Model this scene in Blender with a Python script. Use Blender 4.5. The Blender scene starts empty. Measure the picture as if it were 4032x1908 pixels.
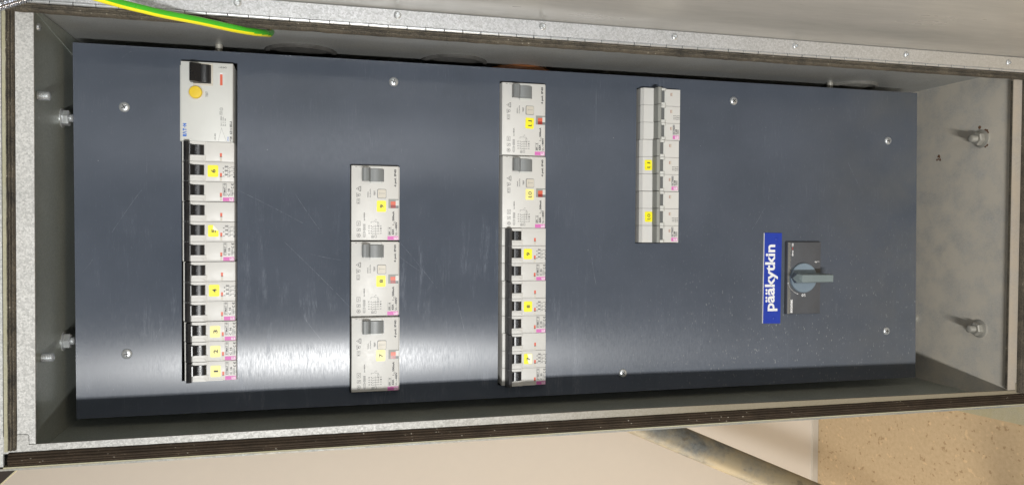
import bpy, math, random
from mathutils import Matrix, Vector
random.seed(7)
sc = bpy.context.scene
COL = sc.collection
MM = 0.001
ZOFF = 1.407
# Working frame of the cabinet, in millimetres: u runs down the cabinet, v to its right, w out of it.
ROT = Matrix(((0, 1, 0), (0, 0, -1), (-1, 0, 0)))
def W(u, v, w): return ROT @ Vector((u, v, w)) * MM + Vector((0, 0, ZOFF))
RQ = ROT.to_euler()

# ---------------------------------------------------------------- camera
CR = Matrix(((0.96862, 0.00694, 0.24845), (-0.00187, 0.99978, -0.02067), (-0.24854, 0.01955, 0.96843)))
cd = bpy.data.cameras.new('camera'); cam = bpy.data.objects.new('camera', cd); COL.objects.link(cam)
m = (ROT @ CR.transposed()).to_4x4(); m.translation = W(202.95, 170.36, 744.74); cam.matrix_world = m
cd.sensor_fit = 'HORIZONTAL'; cd.sensor_width = 36; cd.lens = 36 * 3028 / 4032
cd.clip_start = 0.01; cd.clip_end = 50
sc.camera = cam
# ---------------------------------------------------------------- world and lamps
wd = bpy.data.worlds.new('World'); sc.world = wd; wd.use_nodes = True
bg = wd.node_tree.nodes['Background']; bg.inputs[0].default_value = (1.0, 0.93, 0.83, 1); bg.inputs[1].default_value = 0.085
sc.view_settings.view_transform = 'Standard'; sc.view_settings.look = 'None'
sc.view_settings.exposure = 0; sc.view_settings.gamma = 1
def area(name, pos, tgt, sx, sy, power, color):
    l = bpy.data.lights.new(name, 'AREA'); l.shape = 'RECTANGLE'; l.size = sx * MM; l.size_y = sy * MM
    l.energy = power; l.color = color
    o = bpy.data.objects.new(name, l); COL.objects.link(o)
    p, t = W(*pos), W(*tgt); d = (t - p).normalized()
    y = ROT @ Vector((0, 1, 0)); x = y.cross(-d).normalized(); y = (-d).cross(x)
    mm = Matrix((x, y, -d)).transposed().to_4x4(); mm.translation = p; o.matrix_world = mm
    return o
area('work_lamp', (238, -226, 1600), (380, 150, 0), 400, 50, 24.5, (0.985, 0.985, 0.97))
area('wall_fill_lamp', (300, -2600, -350), (800, -500, -900), 2200, 1300, 108, (1.0, 0.885, 0.74))  # added fill that brightens the cream wall and floor, unseen source

area('plate_band_fill', (285, 395, 1600), (230, 240, 0), 520, 150, 3.2, (0.95, 0.97, 1.0))  # added fill lamp for the soft light band reflected in the plate
# ---------------------------------------------------------------- materials
def lin(c):
    return tuple(((x / 255) / 12.92 if x / 255 <= 0.04045 else ((x / 255 + 0.055) / 1.055) ** 2.4) for x in c)
class NT:
    def __init__(s, name):
        s.m = bpy.data.materials.new(name); s.m.use_nodes = True; s.t = s.m.node_tree
        s.b = s.t.nodes['Principled BSDF']
        tc = s.t.nodes.new('ShaderNodeTexCoord'); s.co = tc.outputs['Object']
    def node(s, k, **kw):
        n = s.t.nodes.new(k)
        for a, v in kw.items(): setattr(n, a, v)
        return n
    def link(s, a, b): s.t.links.new(a, b)
    def vec(s, scale=(1000, 1000, 1000), rot=(0, 0, 0), loc=(0, 0, 0)):
        n = s.node('ShaderNodeMapping'); n.inputs['Scale'].default_value = scale
        n.inputs['Rotation'].default_value = rot; n.inputs['Location'].default_value = loc
        s.link(s.co, n.inputs[0]); return n.outputs[0]
    def noise(s, scale, detail=4, rough=.6, vec=None, dist=0):
        n = s.node('ShaderNodeTexNoise'); n.inputs['Scale'].default_value = scale
        n.inputs['Detail'].default_value = detail; n.inputs['Roughness'].default_value = rough
        n.inputs['Distortion'].default_value = dist
        s.link(vec or s.vec(), n.inputs['Vector']); return n.outputs['Fac']
    def vor(s, scale, vec=None, feat='F1', out='Distance'):
        n = s.node('ShaderNodeTexVoronoi', feature=feat); n.inputs['Scale'].default_value = scale
        s.link(vec or s.vec(), n.inputs['Vector']); return n.outputs[out]
    def ramp(s, fac, *stops):
        n = s.node('ShaderNodeValToRGB'); e = n.color_ramp.elements
        while len(e) < len(stops): e.new(.5)
        for el, (p, c) in zip(e, stops):
            el.position = p; el.color = (*c, 1) if isinstance(c, tuple) else (c, c, c, 1)
        s.link(fac, n.inputs[0]); return n.outputs[0]
    def mix(s, fac, a, b, mode='MIX'):
        n = s.node('ShaderNodeMix', data_type='RGBA', blend_type=mode)
        for sock, v in ((n.inputs['Factor'], fac), (n.inputs[6], a), (n.inputs[7], b)):
            if isinstance(v, (int, float)): sock.default_value = v
            elif isinstance(v, tuple): sock.default_value = (*v, 1)
            else: s.link(v, sock)
        return n.outputs[2]
    def math(s, op, a, b=0.0, clamp=False):
        n = s.node('ShaderNodeMath', operation=op, use_clamp=clamp)
        for i, v in enumerate((a, b)):
            if isinstance(v, (int, float)): n.inputs[i].default_value = v
            else: s.link(v, n.inputs[i])
        return n.outputs[0]
    def xyz(s):
        n = s.node('ShaderNodeSeparateXYZ'); s.link(s.vec(), n.inputs[0]); return n.outputs
    def set(s, name, v):
        if isinstance(v, (int, float)): s.b.inputs[name].default_value = v
        elif isinstance(v, tuple): s.b.inputs[name].default_value = (*v, 1)
        else: s.link(v, s.b.inputs[name])
    def bump(s, h, strength=.3, dist=.2):
        n = s.node('ShaderNodeBump'); n.inputs['Strength'].default_value = strength
        n.inputs['Distance'].default_value = dist * MM
        s.link(h, n.inputs['Height']); s.link(n.outputs[0], s.b.inputs['Normal'])

def simple(name, col, rough=.5, metal=0.0, var=.12, vs=.05, fine=1.2, bump=0.0, spec=.5):
    n = NT(name)
    a = n.noise(vs, 4); b = n.noise(fine, 3)
    f = n.math('ADD', n.math('MULTIPLY', a, .6), n.math('MULTIPLY', b, .4))
    lo = tuple(c * (1 - var) for c in col); hi = tuple(min(1, c * (1 + var)) for c in col)
    n.set('Base Color', n.ramp(f, (.3, lo), (.7, hi)))
    n.set('Roughness', n.ramp(a, (.3, rough - .06), (.7, rough + .06)))
    n.set('Metallic', metal); n.set('Specular IOR Level', spec)
    if bump: n.bump(b, bump, .15)
    return n.m

def galvanised(name, lo, hi, metal=.45, rough=.42, dust=0.0, dustcol=(.40, .34, .25), spangle=1.0, bump=.35, du=None):
    n = NT(name)
    v = n.noise(.85, 5, .7, dist=.6); w = n.vor(.75, out='Color')
    sep = n.node('ShaderNodeSeparateColor'); n.link(w, sep.inputs[0])
    f = n.math('ADD', n.math('MULTIPLY', v, .75), n.math('MULTIPLY', sep.outputs[0], .25))
    big = n.noise(.02, 3)
    base = n.ramp(f, (.5 - .17 * spangle, lo), (.5 + .17 * spangle, hi))
    base = n.mix(1.0, base, n.ramp(big, (.3, .86), (.7, 1.0)), 'MULTIPLY')
    if dust:
        d = n.ramp(n.noise(.035, 6, .65), (.42 - dust * .25, 0.0), (.75 - dust * .2, 1.0))
        d = n.math('MULTIPLY', d, dust, True)
        if du:
            g_ = n.math('DIVIDE', n.xyz()[0], 900.0)
            d = n.math('MAXIMUM', n.math('MULTIPLY', d, n.ramp(g_, (du[0], .15), (du[1], 1.0))), n.ramp(g_, (du[0], 0.0), (du[1], du[2])))
        base = n.mix(d, base, dustcol)
        n.set('Metallic', n.math('MULTIPLY', n.math('SUBTRACT', 1.0, d), metal))
    else: n.set('Metallic', metal)
    n.set('Base Color', base)
    n.set('Roughness', n.ramp(f, (.3, rough + .1), (.7, rough - .08)))
    n.bump(f, bump, .12)
    return n.m

def rubber(name, col, dustcol, amt):
    n = NT(name)
    st = n.noise(1.0, 5, .7, vec=n.vec((1000, 1000, 1000)))
    ln = n.noise(.05, 5, .7)
    d = n.ramp(n.math('MULTIPLY', st, n.math('ADD', ln, .35)), (.40 - amt * .15, 0.0), (.62 - amt * .1, 1.0))
    sp = n.ramp(n.vor(.22), (.10, 1.0), (.16, 0.0))
    base = n.mix(d, col, dustcol)
    base = n.mix(n.math('MULTIPLY', sp, n.ramp(ln, (.5, 0.0), (.6, .7))), base, (.45, .42, .35))
    n.set('Base Color', base); n.set('Roughness', .85); n.set('Specular IOR Level', .25)
    n.bump(st, .5, .3); return n.m

SCRATCH = [(176.0, 155.2, 235.6, 92.5), (194.1, 83.8, 212.6, 60.5), (29.6, 163.4, 54.4, 200.8), (6.2, 128.8, 13.7, 140.4), (281.9, 156.1, 319.1, 109.0), (279.0, 143.9, 301.1, 129.0), (133.3, 203.4, 191.6, 172.5), (199.7, 144.0, 227.7, 139.1), (64.5, 66.9, 70.8, 79.3), (184.8, 200.8, 207.8, 167.9), (338.8, 98.8, 351.9, 38.1), (478.8, 140.9, 484.6, 112.0), (38.2, 316.7, 46.4, 322.8), (783.5, 245.7, 797.2, 223.2), (678.1, 193.0, 662.9, 170.7)]
def plate_mat():
    n = NT('slate_blue_paint')
    X = n.xyz()
    big = n.noise(.012, 4, .6); mid = n.noise(.06, 5, .65)
    base = n.ramp(big, (.3, (.066, .078, .100)), (.7, (.082, .095, .121)))
    # wear: fine vertical rub marks, a few long scratches, specks of dust
    rub = n.noise(1.0, 4, .7, vec=n.vec((900, 45, 1)))
    patch = n.ramp(n.noise(.02, 5, .6, vec=n.vec((1000, 1000, 1000), loc=(31, 4, 0))), (.52, 0.0), (.70, 1.0))
    rubf = n.math('MULTIPLY', n.ramp(rub, (.55, 0.0), (.75, 1.0)), n.math('MULTIPLY', patch, .35))
    base = n.mix(rubf, base, (.26, .28, .32))
    for ang, seed in ((.95, 3.0), (-.5, 9.0), (.35, 17.0)):
        s = n.noise(1.0, 2, .5, vec=n.vec((420, 5.0, 1), rot=(0, 0, ang), loc=(seed * 7, seed, 0)))
        m2 = n.ramp(n.noise(.018, 3, vec=n.vec((1000, 1000, 1000), loc=(seed * 11, 0, 0))), (.56, 0.0), (.64, 1.0))
        base = n.mix(n.math('MULTIPLY', n.ramp(s, (.735, 0.0), (.76, 1.0)), n.math('MULTIPLY', m2, .45)), base, (.34, .36, .40))
    dm = n.math('MULTIPLY', n.ramp(n.math('DIVIDE', X[0], 900.0), (.50, 0.0), (.78, 1.0)), n.ramp(n.math('DIVIDE', X[1], 328.0), (.22, 1.0), (.62, 0.15)))
    spk = n.ramp(n.vor(.34, vec=n.vec((1300, 480, 1), rot=(0, 0, .35))), (.12, 1.0), (.24, 0.0))
    spm = n.ramp(n.noise(.12, 3), (.46, 0.0), (.60, 1.0))
    base = n.mix(n.math('MULTIPLY', n.math('MULTIPLY', spk, spm), n.math('MULTIPLY', dm, .5)), base, (.36, .37, .36))
    spk2 = n.ramp(n.vor(.045, vec=n.vec((1100, 900, 1), loc=(9, 3, 0))), (.014, .5), (.024, 0.0))
    base = n.mix(spk2, base, (.40, .42, .44))
    # film of dust near the bottom end of the plate
    film = n.math('MULTIPLY', n.ramp(n.math('DIVIDE', X[0], 880.0), (.80, 0.0), (1.0, 1.0)), n.ramp(n.noise(.02, 4), (.35, .10), (.7, .42)))
    base = n.mix(film, base, (.15, .145, .125))
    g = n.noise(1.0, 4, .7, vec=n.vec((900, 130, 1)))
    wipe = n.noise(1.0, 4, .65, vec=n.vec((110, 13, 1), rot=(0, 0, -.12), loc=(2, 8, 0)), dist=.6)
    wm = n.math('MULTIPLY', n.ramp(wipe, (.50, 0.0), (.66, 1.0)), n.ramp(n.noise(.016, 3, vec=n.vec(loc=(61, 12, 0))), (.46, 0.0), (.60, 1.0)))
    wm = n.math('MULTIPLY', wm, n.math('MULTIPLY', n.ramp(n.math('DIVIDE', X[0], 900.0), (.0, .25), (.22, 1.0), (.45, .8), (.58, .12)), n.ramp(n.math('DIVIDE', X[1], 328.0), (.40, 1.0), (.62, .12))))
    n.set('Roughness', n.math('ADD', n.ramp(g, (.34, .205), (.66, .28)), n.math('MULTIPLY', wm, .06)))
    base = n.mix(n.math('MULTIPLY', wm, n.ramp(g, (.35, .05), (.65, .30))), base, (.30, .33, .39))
    # single long scratches
    for i, (x0, y0, x1, y1) in enumerate(SCRATCH):
        L = math.hypot(x1 - x0, y1 - y0); a = math.atan2(y1 - y0, x1 - x0)
        mp = n.node('ShaderNodeMapping'); c, s_ = math.cos(-a), math.sin(-a)
        mp.inputs['Scale'].default_value = (1000, 1000, 1000); mp.inputs['Rotation'].default_value = (0, 0, -a)
        mp.inputs['Location'].default_value = (-(x0 * c - y0 * s_), -(x0 * s_ + y0 * c), 0)
        n.link(n.co, mp.inputs[0]); sp = n.node('ShaderNodeSeparateXYZ'); n.link(mp.outputs[0], sp.inputs[0])
        wob = n.math('MULTIPLY', n.math('SINE', n.math('MULTIPLY', sp.outputs[0], 2.2 / L)), .9 * (1 if i % 2 else -1))
        d = n.math('ABSOLUTE', n.math('ADD', sp.outputs[1], wob))
        on = n.math('LESS_THAN', d, .17)
        inx = n.math('LESS_THAN', n.math('ABSOLUTE', n.math('SUBTRACT', sp.outputs[0], L / 2)), L / 2)
        base = n.mix(n.math('MULTIPLY', n.math('MULTIPLY', on, inx), n.ramp(n.noise(.25, 2), (.35, .0), (.65, .33))), base, (.36, .39, .43))
    n.set('Base Color', base)
    n.set('Specular IOR Level', .22)
    n.set('Anisotropic', 1.0)
    tn = n.node('ShaderNodeTangent', direction_type='UV_MAP'); n.link(tn.outputs[0], n.b.inputs['Tangent'])
    n.set('Anisotropic Rotation', 0.0)
    n.bump(g, .19, .02)
    return n.m

def door_mat():
    n = NT('brushed_zinc_door_sheet')
    a = n.noise(1.0, 5, .65, vec=n.vec((5, 30, 22))); b = n.noise(1.0, 4, .7, vec=n.vec((40, 200, 260)))
    f = n.math('ADD', n.math('MULTIPLY', a, .75), n.math('MULTIPLY', b, .25))
    base = n.ramp(f, (.32, (.33, .33, .315)), (.68, (.47, .46, .435)))
    base = n.mix(n.ramp(n.noise(.5, 2, .5, vec=n.vec((300, 300, 900))), (.70, 0.0), (.76, .35)), base, (.20, .19, .17))
    n.set('Base Color', base); n.set('Metallic', .4); n.set('Roughness', n.ramp(a, (.3, .40), (.7, .27)))
    n.bump(a, .25, .6); return n.m

def floor_mat():
    n = NT('speckled_vinyl')
    f = n.noise(.02, 4); fine = n.noise(.12, 4, .7)
    base = n.ramp(fine, (.3, (.44, .335, .205)), (.7, (.53, .415, .27)))
    s1 = n.ramp(n.noise(.11, 2, .4, vec=n.vec(loc=(5, 9, 1))), (.655, 0.0), (.70, 1.0))
    s2 = n.ramp(n.noise(.08, 2, .4, vec=n.vec(loc=(55, 1, 31))), (.66, 0.0), (.72, .6))
    base = n.mix(n.math('MULTIPLY', s1, .6), base, (.25, .155, .07)); base = n.mix(s2, base, (.66, .50, .30))
    n.set('Base Color', base); n.set('Roughness', .6); return n.m

def rusty_pipe(name='weathered_galvanised_pipe'):
    n = NT(name)
    X = n.xyz()
    a = n.noise(.012, 5, .65); b = n.noise(.15, 4, .7)
    base = n.ramp(b, (.3, (.10, .105, .10)), (.7, (.19, .20, .19)))
    base = n.mix(n.ramp(a, (.34, 0.0), (.56, .9)), base, (.35, .29, .18))
    base = n.mix(n.ramp(n.noise(.05, 5), (.60, 0.0), (.68, .6)), base, (.12, .10, .07))
    n.set('Base Color', base); n.set('Metallic', .15); n.set('Roughness', .6); n.bump(b, .5, .3); return n.m

def white_plastic(name, col):
    n = NT(name)
    f = n.noise(.03, 4)
    base = n.ramp(f, (.3, tuple(c * .96 for c in col)), (.7, col))
    n.set('Base Color', base)
    st = n.ramp(n.noise(.09, 5, .7, vec=n.vec(loc=(3, 77, 5))), (.66, 0.0), (.80, .35))
    n.set('Base Color', n.mix(st, base, (.46, .42, .33)))
    n.set('Roughness', n.ramp(n.noise(.3, 3), (.3, .38), (.7, .48))); n.set('Specular IOR Level', .45)
    n.bump(n.noise(1.6, 3), .12, .05)
    return n.m

MAT = {}
MAT['plate'] = plate_mat()
MAT['white'] = white_plastic('white_plastic', (.60, .59, .56))
MAT['white2'] = white_plastic('cool_white_plastic', (.59, .595, .565))
MAT['cream'] = white_plastic('cream_plastic', (.56, .52, .44))
MAT['black'] = simple('black_plastic', (.012, .012, .013), .28, var=.3, bump=.1)
MAT['charcoal'] = simple('charcoal_plastic', (.045, .045, .047), .42, var=.2, bump=.2)
MAT['grey'] = simple('grey_plastic', (.19, .20, .20), .42, var=.06, bump=.1)
MAT['lgrey'] = simple('light_grey_plastic', (.26, .265, .245), .5, var=.08, bump=.2)
MAT['dgrey'] = simple('dark_grey_plastic', (.145, .155, .158), .42, var=.08, bump=.1)
MAT['yellow'] = simple('yellow_sticker_paper', (.86, .78, .012), .42, var=.05, vs=.15)
MAT['yellow2'] = simple('glare_paled_sticker_paper', (.84, .76, .26), .42, var=.10, vs=.15)  # paler yellow, with the lamp's washed-out glare put into the colour
MAT['white_paper'] = simple('white_sticker_paper', (.78, .77, .66), .45, var=.04)  # back of the folded corner and the white half of one sticker
MAT['button'] = simple('yellow_button_plastic', (.72, .50, .01), .38, var=.06)
MAT['red'] = simple('red_flag_plastic', (.62, .10, .045), .4, var=.05)
MAT['darkred'] = simple('dark_red_plastic', (.26, .02, .012), .35, var=.05)
MAT['ink'] = simple('black_ink', (.025, .025, .027), .5, var=.1)
MAT['greyink'] = simple('grey_ink', (.09, .09, .09), .55, var=.1)
MAT['whiteink'] = simple('white_ink', (.80, .80, .80), .5, var=.03)
MAT['blueink'] = simple('blue_ink', (.025, .13, .50), .5, var=.05)
MAT['flagwin'] = simple('faded_red_window', (.40, .27, .23), .5, var=.05)
MAT['redink'] = simple('red_ink', (.45, .05, .04), .5, var=.05)
MAT['magenta'] = simple('magenta_ink', (.60, .14, .42), .5, var=.05)
MAT['emboss'] = simple('worn_embossing', (.07, .072, .078), .3, var=.3)
MAT['blue'] = simple('blue_sign_plastic', (.010, .040, .36), .42, var=.06)
MAT['switch'] = simple('charcoal_switch_plastic', (.078, .082, .091), .5, var=.15, bump=.15)
MAT['handle'] = simple('grey_green_plastic', (.18, .22, .225), .5, var=.08)
MAT['knob'] = simple('blue_grey_plastic', (.19, .245, .295), .42, var=.05)
MAT['dusty'] = simple('dusty_plastic', (.17, .165, .15), .8, var=.3, fine=.5)
MAT['galv'] = galvanised('spangled_galvanised_steel', (.40, .40, .385), (.66, .655, .63), .22, .58)
MAT['leaf'] = galvanised('bright_spangled_steel', (.38, .39, .395), (.64, .65, .67), .35, .42, dust=.5, dustcol=(.42, .38, .31), du=(.5, 1.0, .7))
MAT['galv_b'] = galvanised('browning_galvanised_steel', (.38, .38, .365), (.62, .615, .59), .2, .6, dust=.6, dustcol=(.20, .165, .10), du=(.25, .62, .88))  # gets browner towards the lower end
MAT['wall_in'] = galvanised('dull_zinc_sheet', (.34, .37, .33), (.44, .47, .43), .30, .36, spangle=1.6, bump=.06)
MAT['wall_top'] = galvanised('rubbed_zinc_sheet', (.36, .37, .365), (.46, .47, .46), .25, .34, dust=.45, dustcol=(.27, .255, .22), spangle=1.6, bump=.10)
MAT['wall_dust'] = galvanised('dusty_zinc_sheet', (.40, .41, .40), (.58, .57, .54), .15, .5, dust=.85, dustcol=(.63, .575, .48), spangle=1.2, bump=.25)
MAT['door'] = galvanised('brushed_zinc_door_sheet', (.40, .395, .375), (.46, .45, .43), .40, .33, spangle=2.2, bump=.02)
MAT['dull_rim'] = galvanised('dust_covered_steel', (.30, .29, .27), (.40, .38, .35), .1, .6, dust=.8, dustcol=(.40, .34, .265))
MAT['door'] = door_mat()
MAT['rub'] = rubber('weathered_grey_rubber', (.030, .028, .025), (.135, .115, .085), .75)
MAT['rub_shaded'] = rubber('shade_browned_rubber', (.024, .017, .011), (.055, .038, .024), .35)  # darker copy of the seal rubber, its shade put into the brown
MAT['outer'] = galvanised('painted_outer_shell', (.20, .22, .22), (.30, .32, .31), .2, .5, dust=.5)
MAT['zinc'] = simple('zinc_plated_steel', (.56, .58, .59), .30, .6, var=.12, bump=.1)
MAT['zincdust'] = simple('dusty_zinc_plated_steel', (.40, .385, .34), .5, .45, var=.15, bump=.2)
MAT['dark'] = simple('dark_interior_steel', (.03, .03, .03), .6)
MAT['gland'] = simple('grey_rubber_gland', (.060, .058, .054), .65, var=.45, vs=.09, fine=.4)
MAT['gland2'] = simple('pale_grey_rubber_gland', (.15, .145, .13), .65, var=.35, vs=.09, fine=.4)
MAT['orange'] = simple('orange_cable_sheath', (.27, .095, .028), .45, var=.1)
MAT['green'] = simple('green_insulation', (.055, .42, .022), .33, var=.05)
MAT['cyellow'] = simple('yellow_insulation', (.80, .72, .012), .33, var=.05)
MAT['chrome'] = simple('bright_spring_steel', (.72, .74, .80), .16, 1.0, var=.05)
MAT['wallpaint'] = simple('cream_wall_paint', (.66, .61, .545), .75, var=.02, vs=.004, fine=.05)
MAT['skirt'] = simple('grey_skirting_plastic', (.50, .47, .42), .5, var=.05)
MAT['floor'] = floor_mat()
MAT['slab'] = galvanised('pale_worn_concrete', (.36, .35, .26), (.50, .48, .36), 0.0, .8, dust=.4, dustcol=(.40, .35, .17), spangle=1.8, bump=.2)
MAT['pipe'] = rusty_pipe()
MAT['brown'] = simple('dark_brown_paint', (.030, .020, .012), .7, var=.35, bump=.3)
MAT['rust'] = simple('rust', (.13, .065, .035), .85, var=.5, fine=.8, bump=.6)

# ---------------------------------------------------------------- mesh tools (all in millimetres of the u, v, w frame)
class MB:
    def __init__(s): s.v = []; s.f = []; s.m = []; s.cur = 0
    def add(s, vs, fs):
        k = len(s.v); s.v += [tuple(p) for p in vs]
        for f in fs: s.f.append([i + k for i in f]); s.m.append(s.cur)
    def box(s, u0, u1, v0, v1, w0, w1, c=0):
        if u0 > u1: u0, u1 = u1, u0
        if v0 > v1: v0, v1 = v1, v0
        if c <= 0:
            s.add([(u, v, w) for w in (w0, w1) for u, v in ((u0, v0), (u1, v0), (u1, v1), (u0, v1))],
                  [(3, 2, 1, 0), (4, 5, 6, 7), (0, 1, 5, 4), (1, 2, 6, 5), (2, 3, 7, 6), (3, 0, 4, 7)])
        else:
            q = lambda d, w: [(u0 + d, v0 + d, w), (u1 - d, v0 + d, w), (u1 - d, v1 - d, w), (u0 + d, v1 - d, w)]
            vs = q(0, w0) + q(0, w1 - c) + q(c * .35, w1 - c * .3) + q(c, w1)
            fs = [(3, 2, 1, 0), (12, 13, 14, 15)]
            for L in (0, 4, 8):
                for i in range(4): fs.append((L + i, L + (i + 1) % 4, L + 4 + (i + 1) % 4, L + 4 + i))
            s.add(vs, fs)
    def prism(s, pts, w0, w1, c=0):
        """outline in (u, v), counter-clockwise"""
        n = len(pts)
        vs = [(u, v, w0) for u, v in pts] + [(u, v, w1) for u, v in pts]
        s.add(vs, [tuple(range(n - 1, -1, -1)), tuple(range(n, 2 * n))] + [(i, (i + 1) % n, n + (i + 1) % n, n + i) for i in range(n)])
    def flat(s, pts, w): s.add([(u, v, w) for u, v in pts], [tuple(range(len(pts)))])
    def extr(s, prof, axis, a0, a1, n=1, jit=0):
        """profile across, swept along u ('u': prof=(v,w)) or v ('v': prof=(u,w))"""
        k = len(prof); vs = []
        for i in range(n + 1):
            a = a0 + (a1 - a0) * i / n
            dj = random.uniform(-jit, jit); dk = random.uniform(-jit, jit)
            for p, w in prof:
                j2 = random.uniform(-jit, jit) * .5
                vs.append((a, p + dj + j2, w + dk) if axis == 'u' else (p + dj + j2, a, w + dk))
        fs = []
        for i in range(n):
            for j in range(k):
                q = (i * k + j, i * k + (j + 1) % k, (i + 1) * k + (j + 1) % k, (i + 1) * k + j)
                fs.append(q)
        fs.append(tuple(range(k - 1, -1, -1))); fs.append(tuple(n * k + j for j in range(k)))
        s.add(vs, fs)
    def lathe(s, c, axis, prof, n=20, ph=0.0):
        """prof: (radius, height along axis) ; axis 'u','-u','v','-v','w'"""
        ax = {'u': Vector((1, 0, 0)), '-u': Vector((-1, 0, 0)), 'v': Vector((0, 1, 0)), '-v': Vector((0, -1, 0)), 'w': Vector((0, 0, 1))}[axis] if isinstance(axis, str) else axis.normalized()
        t = Vector((0, 0, 1)) if abs(ax.z) < .9 else Vector((1, 0, 0))
        e1 = ax.cross(t).normalized(); e2 = ax.cross(e1)
        vs = []; c = Vector(c); k = len(prof)
        for r, h in prof:
            for i in range(n):
                a = ph + 2 * math.pi * i / n
                vs.append(c + ax * h + (e1 * math.cos(a) + e2 * math.sin(a)) * r)
        fs = []
        for j in range(k - 1):
            for i in range(n): fs.append((j * n + i, j * n + (i + 1) % n, (j + 1) * n + (i + 1) % n, (j + 1) * n + i))
        fs.append(tuple(range(n - 1, -1, -1))); fs.append(tuple((k - 1) * n + i for i in range(n)))
        s.add(vs, fs)
    def tube(s, pts, r, n=14, stripe=None, rad=None):
        N_ = []
        P = [Vector(p) for p in pts]; k = len(P); vs = []
        up = Vector((0, 0, 1))
        for i, p in enumerate(P):
            t = (P[min(i + 1, k - 1)] - P[max(i - 1, 0)]).normalized()
            e1 = up.cross(t).normalized(); e2 = t.cross(e1); rr = rad[i] if rad else r
            for j in range(n):
                a = 2 * math.pi * j / n; N_.append(e1 * math.cos(a) + e2 * math.sin(a)); vs.append(p + (e1 * math.cos(a) + e2 * math.sin(a)) * rr)
        b = len(s.v); s.v += [tuple(v) for v in vs]
        for i in range(k - 1):
            for j in range(n):
                s.f.append([b + i * n + j, b + i * n + (j + 1) % n, b + (i + 1) * n + (j + 1) % n, b + (i + 1) * n + j])
                s.m.append(stripe(N_[i * n + j]) if stripe else s.cur)
        s.f.append([b + j for j in range(n - 1, -1, -1)]); s.m.append(0)
        s.f.append([b + (k - 1) * n + j for j in range(n)]); s.m.append(0)
    def line(s, pts, w, th=.25, closed=False):
        P = list(pts) + ([pts[0]] if closed else [])
        for (a, b), (c, d) in zip(P, P[1:]):
            L = math.hypot(c - a, d - b)
            if L < 1e-6: continue
            nx, ny = -(d - b) / L * th / 2, (c - a) / L * th / 2
            ex, ey = (c - a) / L * th / 2, (d - b) / L * th / 2
            s.flat([(a - ex - nx, b - ey - ny), (c + ex - nx, d + ey - ny), (c + ex + nx, d + ey + ny), (a - ex + nx, b - ey + ny)], w)
    def rect(s, u0, u1, v0, v1, w, th=.25): s.line([(u0, v0), (u1, v0), (u1, v1), (u0, v1)], w, th, True)
    def disc(s, u, v, r, w, n=16): s.flat([(u + r * math.cos(6.28318 * i / n), v + r * math.sin(6.28318 * i / n)) for i in range(n)], w)
    def text(s, st, u0, u1, v0, v1, w, bold=0.0, rot=90):
        """lettering fitted to the box u0..u1, v0..v1; rot 90 reads towards +v, rot 180 reads towards -u"""
        vs, fs = glyphs(st, bold + .015)
        xs = [p[0] for p in vs]; ys = [p[1] for p in vs]
        x0, x1, y0, y1 = min(xs), max(xs), min(ys), max(ys)
        out = []
        for x, y in vs:
            fx = (x - x0) / max(1e-6, x1 - x0); fy = (y - y0) / max(1e-6, y1 - y0)
            if rot == 90: out.append((u1 + (u0 - u1) * fy, v0 + (v1 - v0) * fx, w))
            else: out.append((u1 + (u0 - u1) * fx, v1 + (v0 - v1) * fy, w))
        s.add(out, fs)
    def build(s, name, mats, parent=None, origin=(0, 0, 0), smooth=True, uv=False):
        me = bpy.data.meshes.new(name)
        o = origin
        me.from_pydata([((p[0] - o[0]) * MM, (p[1] - o[1]) * MM, (p[2] - o[2]) * MM) for p in s.v], [], s.f)
        for mm in (mats if isinstance(mats, (list, tuple)) else [mats]): me.materials.append(MAT[mm])
        me.polygons.foreach_set('material_index', s.m)
        if smooth:
            me.polygons.foreach_set('use_smooth', [True] * len(s.f)); me.set_sharp_from_angle(angle=math.radians(32))
        if uv:
            l = me.uv_layers.new(name='UVMap')
            for lp in me.loops:
                co = me.vertices[lp.vertex_index].co; l.data[lp.index].uv = (co.x, co.y)
        me.update()
        ob = bpy.data.objects.new(name, me); COL.objects.link(ob)
        if parent: ob.parent = parent
        else: ob.location = W(*o); ob.rotation_euler = RQ
        return ob
_gl = {}
def glyphs(st, bold):
    key = (st, bold)
    if key in _gl: return _gl[key]
    cu = bpy.data.curves.new('lettering', 'FONT'); cu.body = st; cu.size = 1; cu.offset = bold; cu.resolution_u = 3
    ob = bpy.data.objects.new('lettering', cu); COL.objects.link(ob)
    dg = bpy.context.evaluated_depsgraph_get(); ev = ob.evaluated_get(dg); me = ev.to_mesh()
    r = ([(v.co.x, v.co.y) for v in me.vertices], [tuple(p.vertices) for p in me.polygons])
    ev.to_mesh_clear(); bpy.data.objects.remove(ob); bpy.data.curves.remove(cu)
    _gl[key] = r; return r

def tag(o, label=None, cat=None, group=None, kind=None):
    for k, v in (('label', label), ('category', cat), ('group', group), ('kind', kind)):
        if v: o[k] = v
    return o
def empty(name, u, v, w=0):
    o = bpy.data.objects.new(name, None); COL.objects.link(o); o.location = W(u, v, w); o.rotation_euler = RQ
    o.empty_display_size = .02; return o
def kids(o): return [c for c in COL.objects if c.parent == o]
def dup(o, parent=None):
    c = o.copy(); COL.objects.link(c)
    if parent: c.parent = parent
    for ch in kids(o): dup(ch, c)
    return c
def move(o, u, v, w=0): o.location = W(u, v, w); return o

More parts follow.
